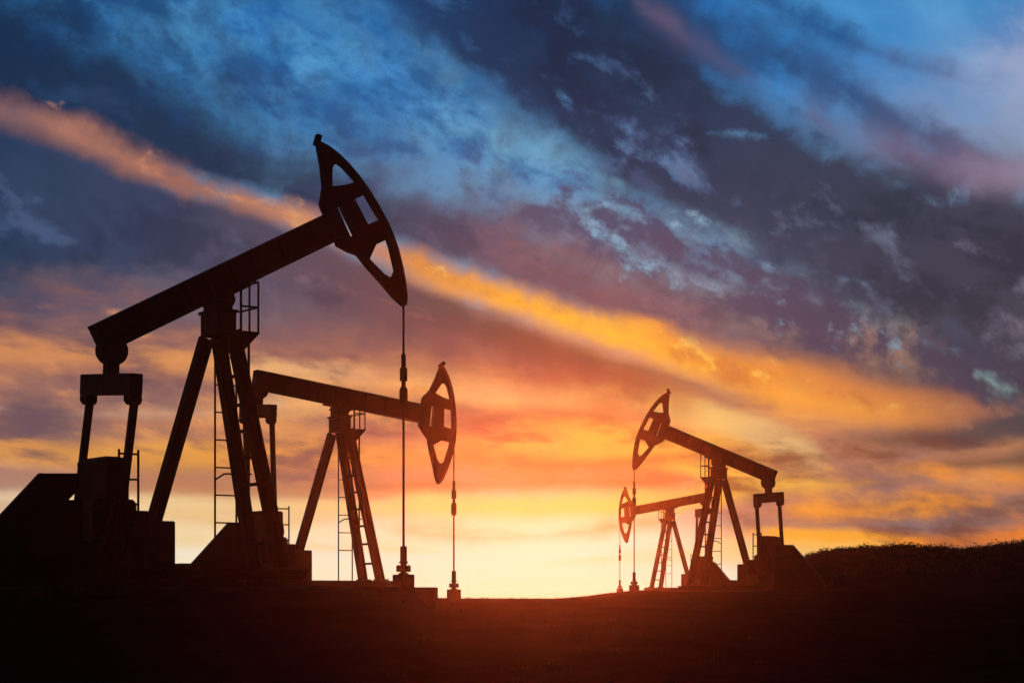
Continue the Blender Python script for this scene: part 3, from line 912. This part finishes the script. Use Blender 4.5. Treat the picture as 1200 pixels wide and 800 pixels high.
    for sx in (1, -1):
        wpart('valve', 'iron', lambda b: (b.span((sx * 0.14 - 0.028, -0.06, h - 0.60), (sx * 0.14 + 0.028, 0.06, h - 0.455), 0.008),
                                          b.tube((sx * 0.14, 0, h - 0.46), (sx * 0.14, 0, h - 0.435), 0.018, n=8)))
    wpart('stuffing_box', 'iron', lambda b: (
        b.tube((0, 0, h - 0.40), (0, 0, h - 0.36), 0.105, n=16),
        b.tube((0, 0, h - 0.36), (0, 0, h - 0.02), 0.08, n=16), b.tube((0, 0, h - 0.02), (0, 0, h), 0.08, 0.05, n=16)))
    return t, w, m, xw


UA = unit('a', 258, DA, 1, TH_A, 0.0, 5.11, 0.69, -0.28)
UB = unit('b', 399.5, 68.3, 1, TH_B, 0.0, 3.62, 0.47, -0.50, yaw=R(31))
UC = unit('c', 841.5, 94.9, -1, R(22.2), 0.0, 5.2, 0.79, -0.15)
UD = unit('d', 784.5, 150.0, -1, TH_B, 0.25, 3.35, 0.7, -0.25)
GP = 'pump jacks of the oil field'
GW = 'wellheads under the pump jacks'
tag(UA[0], 'tallest and nearest pump jack, black, its horse head raised high to the right', 'pump jack', GP)
tag(UB[0], 'pump jack with head lowered to the right, standing behind the tallest pump jack', 'pump jack', GP)
tag(UC[0], 'larger pump jack facing left with raised head, beside the dark brushy hill', 'pump jack', GP)
tag(UD[0], 'smallest and farthest pump jack, facing left with its head lowered', 'pump jack', GP)
tag(UA[1], 'largest wellhead, on the concrete pad under the raised head of the tallest pump jack', 'wellhead', GW)
tag(UB[1], 'wellhead on bare ground under the lowered right-facing horse head', 'wellhead', GW)
tag(UC[1], 'wellhead under the raised head of the larger left-facing pump jack', 'wellhead', GW)
tag(UD[1], 'smallest wellhead, under the lowered head of the farthest pump jack', 'wellhead', GW)


def pad(U, x0, x1, y0, y1, ztop, thick, label, group='concrete pads under the pump jacks', tongue=None):
    b = MB()
    b.span((x0, y0, ztop - thick), (x1, y1, ztop), 0.03)
    if tongue:
        b.span((x1 - 0.01, -0.85, ztop - thick), (tongue, 0.85, ztop - 0.004), 0.03)
    o = b.build('concrete_pad', MT['concrete'])
    o.matrix_world = U[2]
    return tag(o, label, 'concrete pad', group)


pad(UA, -6.6, 1.7, -1.75, 1.75, -0.285, 1.3, 'large concrete pad under the tallest and nearest pump jack and its wellhead', tongue=mx(511, -0.85))
pad(UB, -6.6, 2.85, -1.75, 1.75, -0.13, 1.2, 'concrete pad under the pump jack standing behind the tallest one')
pad(UC, -6.0, 2.2, -1.75, 1.75, -0.125, 1.2, 'concrete pad under the larger left-facing pump jack by the hill')
pad(UD, -6.0, 2.2, -1.75, 1.75, -0.128, 1.2, 'concrete pad under the smallest and farthest pump jack')

# ------------------------------------------------------------------ ground and hill
def smooth(a, b, v):
    t_ = min(1.0, max(0.0, (v - a) / (b - a)))
    return t_ * t_ * (3 - 2 * t_)


def ground_z(x, y):
    z = 2.22 * smooth(-6, 60, y) - 2.22 * smooth(-6, 60, 0) * (1 - smooth(0, 60, y))
    z = max(z, 0) if y > 0 else 0.0
    z += 0.55 * smooth(22, 38, y) * (1 - smooth(44, 58, y)) * (1 - smooth(470, 515, (x / max(y, 20)) * FPX + 600))
    # the field rises to the right of the wells and behind them
    a = (x / max(y, 20)) * FPX + 600
    r = smooth(640, 760, a) * smooth(55, 95, y)
    z += r * (0.36 + 0.30 * smooth(100, 150, y))
    # hillock to the right
    h = smooth(868, 965, a) * smooth(85, 114, y) * (1 - 0.5 * smooth(140, 220, y))
    top = 2.1 + 0.42 * smooth(940, 1040, a) - 0.16 * smooth(1060, 1130, a) + 0.42 * smooth(1130, 1230, a) + 1.6 * smooth(1230, 1500, a)
    z += h * top
    n = mnoise.fractal(Vector((x * 0.09, y * 0.09, 1.7)), 1.0, 2.0, 5)
    z += n * (0.035 + 0.05 * smooth(60, 120, y)) * smooth(2, 30, y)
    n2 = mnoise.fractal(Vector((x * 0.9, y * 0.9, 4.1)), 0.8, 2.0, 4)
    z += n2 * 0.028
    if y > 160:
        z -= 2.0 * smooth(160, 183, y) * (1 - smooth(868, 1000, a))
    return z


def rows():
    y = -28.0
    while y < 183:
        yield y
        y += 1.0 if y < 8 else (0.5 if y < 60 else 0.9)


ys = list(rows())
xs_ = [-1 + 2 * i / 340 for i in range(341)]
me = bpy.data.meshes.new('ground')
vs, fs = [], []
for y in ys:
    half = 30 + max(y, 0) * 0.62
    for u in xs_:
        x = u * half
        vs.append((x, y, ground_z(x, y)))
nx = len(xs_)
for j in range(len(ys) - 1):
    for i in range(nx - 1):
        k = j * nx + i
        fs.append((k, k + 1, k + nx + 1, k + nx))
me.from_pydata(vs, [], fs)
me.materials.append(MT['soil'])
me.polygons.foreach_set('use_smooth', [True] * len(me.polygons))
g = bpy.data.objects.new('ground', me)
COL.objects.link(g)
tag(g, 'dark bare ground of the oil field, rising to a brushy hill', 'ground', kind='structure')


def tuft_mesh(name, spots, m, hmin, hmax, blades, spread, wide):
    rnd = random.Random(5)
    vs, fs = [], []
    for (x, y, z, k) in spots:
        H = rnd.uniform(hmin, hmax) * k
        for _ in range(blades):
            a = rnd.uniform(0, 6.283)
            bx, by = x + rnd.gauss(0, spread) * k, y + rnd.gauss(0, spread) * k
            hh = H * rnd.uniform(0.35, 1.0)
            lean = rnd.gauss(0, 0.35) * hh, rnd.gauss(0, 0.35) * hh
            w = wide * rnd.uniform(0.6, 1.4)
            dx, dy = math.cos(a) * w, math.sin(a) * w
            i = len(vs)
            vs += [(bx - dx, by - dy, z - 0.05), (bx + dx, by + dy, z - 0.05),
                   (bx + dx * 0.8 + lean[0] * 0.5, by + dy * 0.8 + lean[1] * 0.5, z + hh * 0.6),
                   (bx + lean[0], by + lean[1], z + hh), (bx - dx * 0.8 + lean[0] * 0.5, by - dy * 0.8 + lean[1] * 0.5, z + hh * 0.6)]
            fs.append((i, i + 1, i + 2, i + 3, i + 4))
    me = bpy.data.meshes.new(name)
    me.from_pydata(vs, [], fs)
    me.materials.append(m)
    o = bpy.data.objects.new(name, me)
    COL.objects.link(o)
    return o


rr = random.Random(3)
sp = []
for _ in range(2600):
    y = rr.uniform(96, 135)
    a = rr.uniform(900, 1330)
    x = (a - 600) / FPX * y
    if mnoise.noise(Vector((x * 0.25, y * 0.25, 0))) < rr.uniform(-0.6, 0.3):
        continue
    sp.append((x, y, ground_z(x, y), rr.choice((0.5, 0.7, 0.9, 1.0, 1.2, 1.5, 2.0))))
rnd = random.Random(11)
vs, fs = [], []
for (x, y, z, k) in sp:
    rad, hgt = 0.34 * k * rnd.uniform(0.7, 1.4), 0.22 * k * rnd.uniform(0.6, 1.3)
    for _ in range(int(52 * (0.5 + k * 0.7))):
        d = Vector((rnd.gauss(0, 1), rnd.gauss(0, 1), abs(rnd.gauss(0, 1)))).normalized() * rnd.uniform(0.2, 1.0)
        c = Vector((x + d.x * rad, y + d.y * rad, z - 0.04 + d.z * hgt))
        u = Vector((rnd.gauss(0, 1), rnd.gauss(0, 1), rnd.gauss(0, 1))).normalized()
        v = u.orthogonal().normalized()
        s_ = rnd.uniform(0.03, 0.075)
        i = len(vs)
        vs += [c - u * s_, c + v * s_ * 0.6, c + u * s_, c - v * s_ * 0.6]
        fs.append((i, i + 1, i + 2, i + 3))
me = bpy.data.meshes.new('brush')
me.from_pydata([tuple(q) for q in vs], [], fs)
me.materials.append(MT['brush'])
br = bpy.data.objects.new('brush', me)
COL.objects.link(br)
tag(br, 'low dark brush covering the hill at the right', 'brush', kind='stuff')
sp = []
for _ in range(1500):
    y = rr.uniform(10, 150)
    a = rr.uniform(420, 900)
    x = (a - 600) / FPX * y
    if mnoise.noise(Vector((x * 0.2, y * 0.2, 3))) < rr.uniform(-0.4, 0.5):
        continue
    sp.append((x, y, ground_z(x, y), rr.uniform(0.5, 1.2)))
tag(tuft_mesh('dry_grass', sp, MT['scrub'], 0.03, 0.10, 12, 0.10, 0.008), 'sparse dry grass on the bare field', 'grass', kind='stuff')

# ------------------------------------------------------------------ haze: even, thin, lit from behind by the low sun
hb = MB()
hb.span((-150, -32, -3), (150, 186, 13.5), 0)
hm = bpy.data.materials.new('evening_haze')
hm.use_nodes = True
hm.node_tree.nodes.clear()
pv = hm.node_tree.nodes.new('ShaderNodeVolumePrincipled')
pv.inputs['Color'].default_value = (0.9, 0.88, 0.86, 1)
pv.inputs['Density'].default_value = HAZE
pv.inputs['Anisotropy'].default_value = 0.95
ho_ = hm.node_tree.nodes.new('ShaderNodeOutputMaterial')
hm.node_tree.links.new(pv.outputs[0], ho_.inputs['Volume'])
hz = hb.build('haze', hm)
tag(hz, 'thin glowing evening haze over the field', 'haze', kind='stuff')
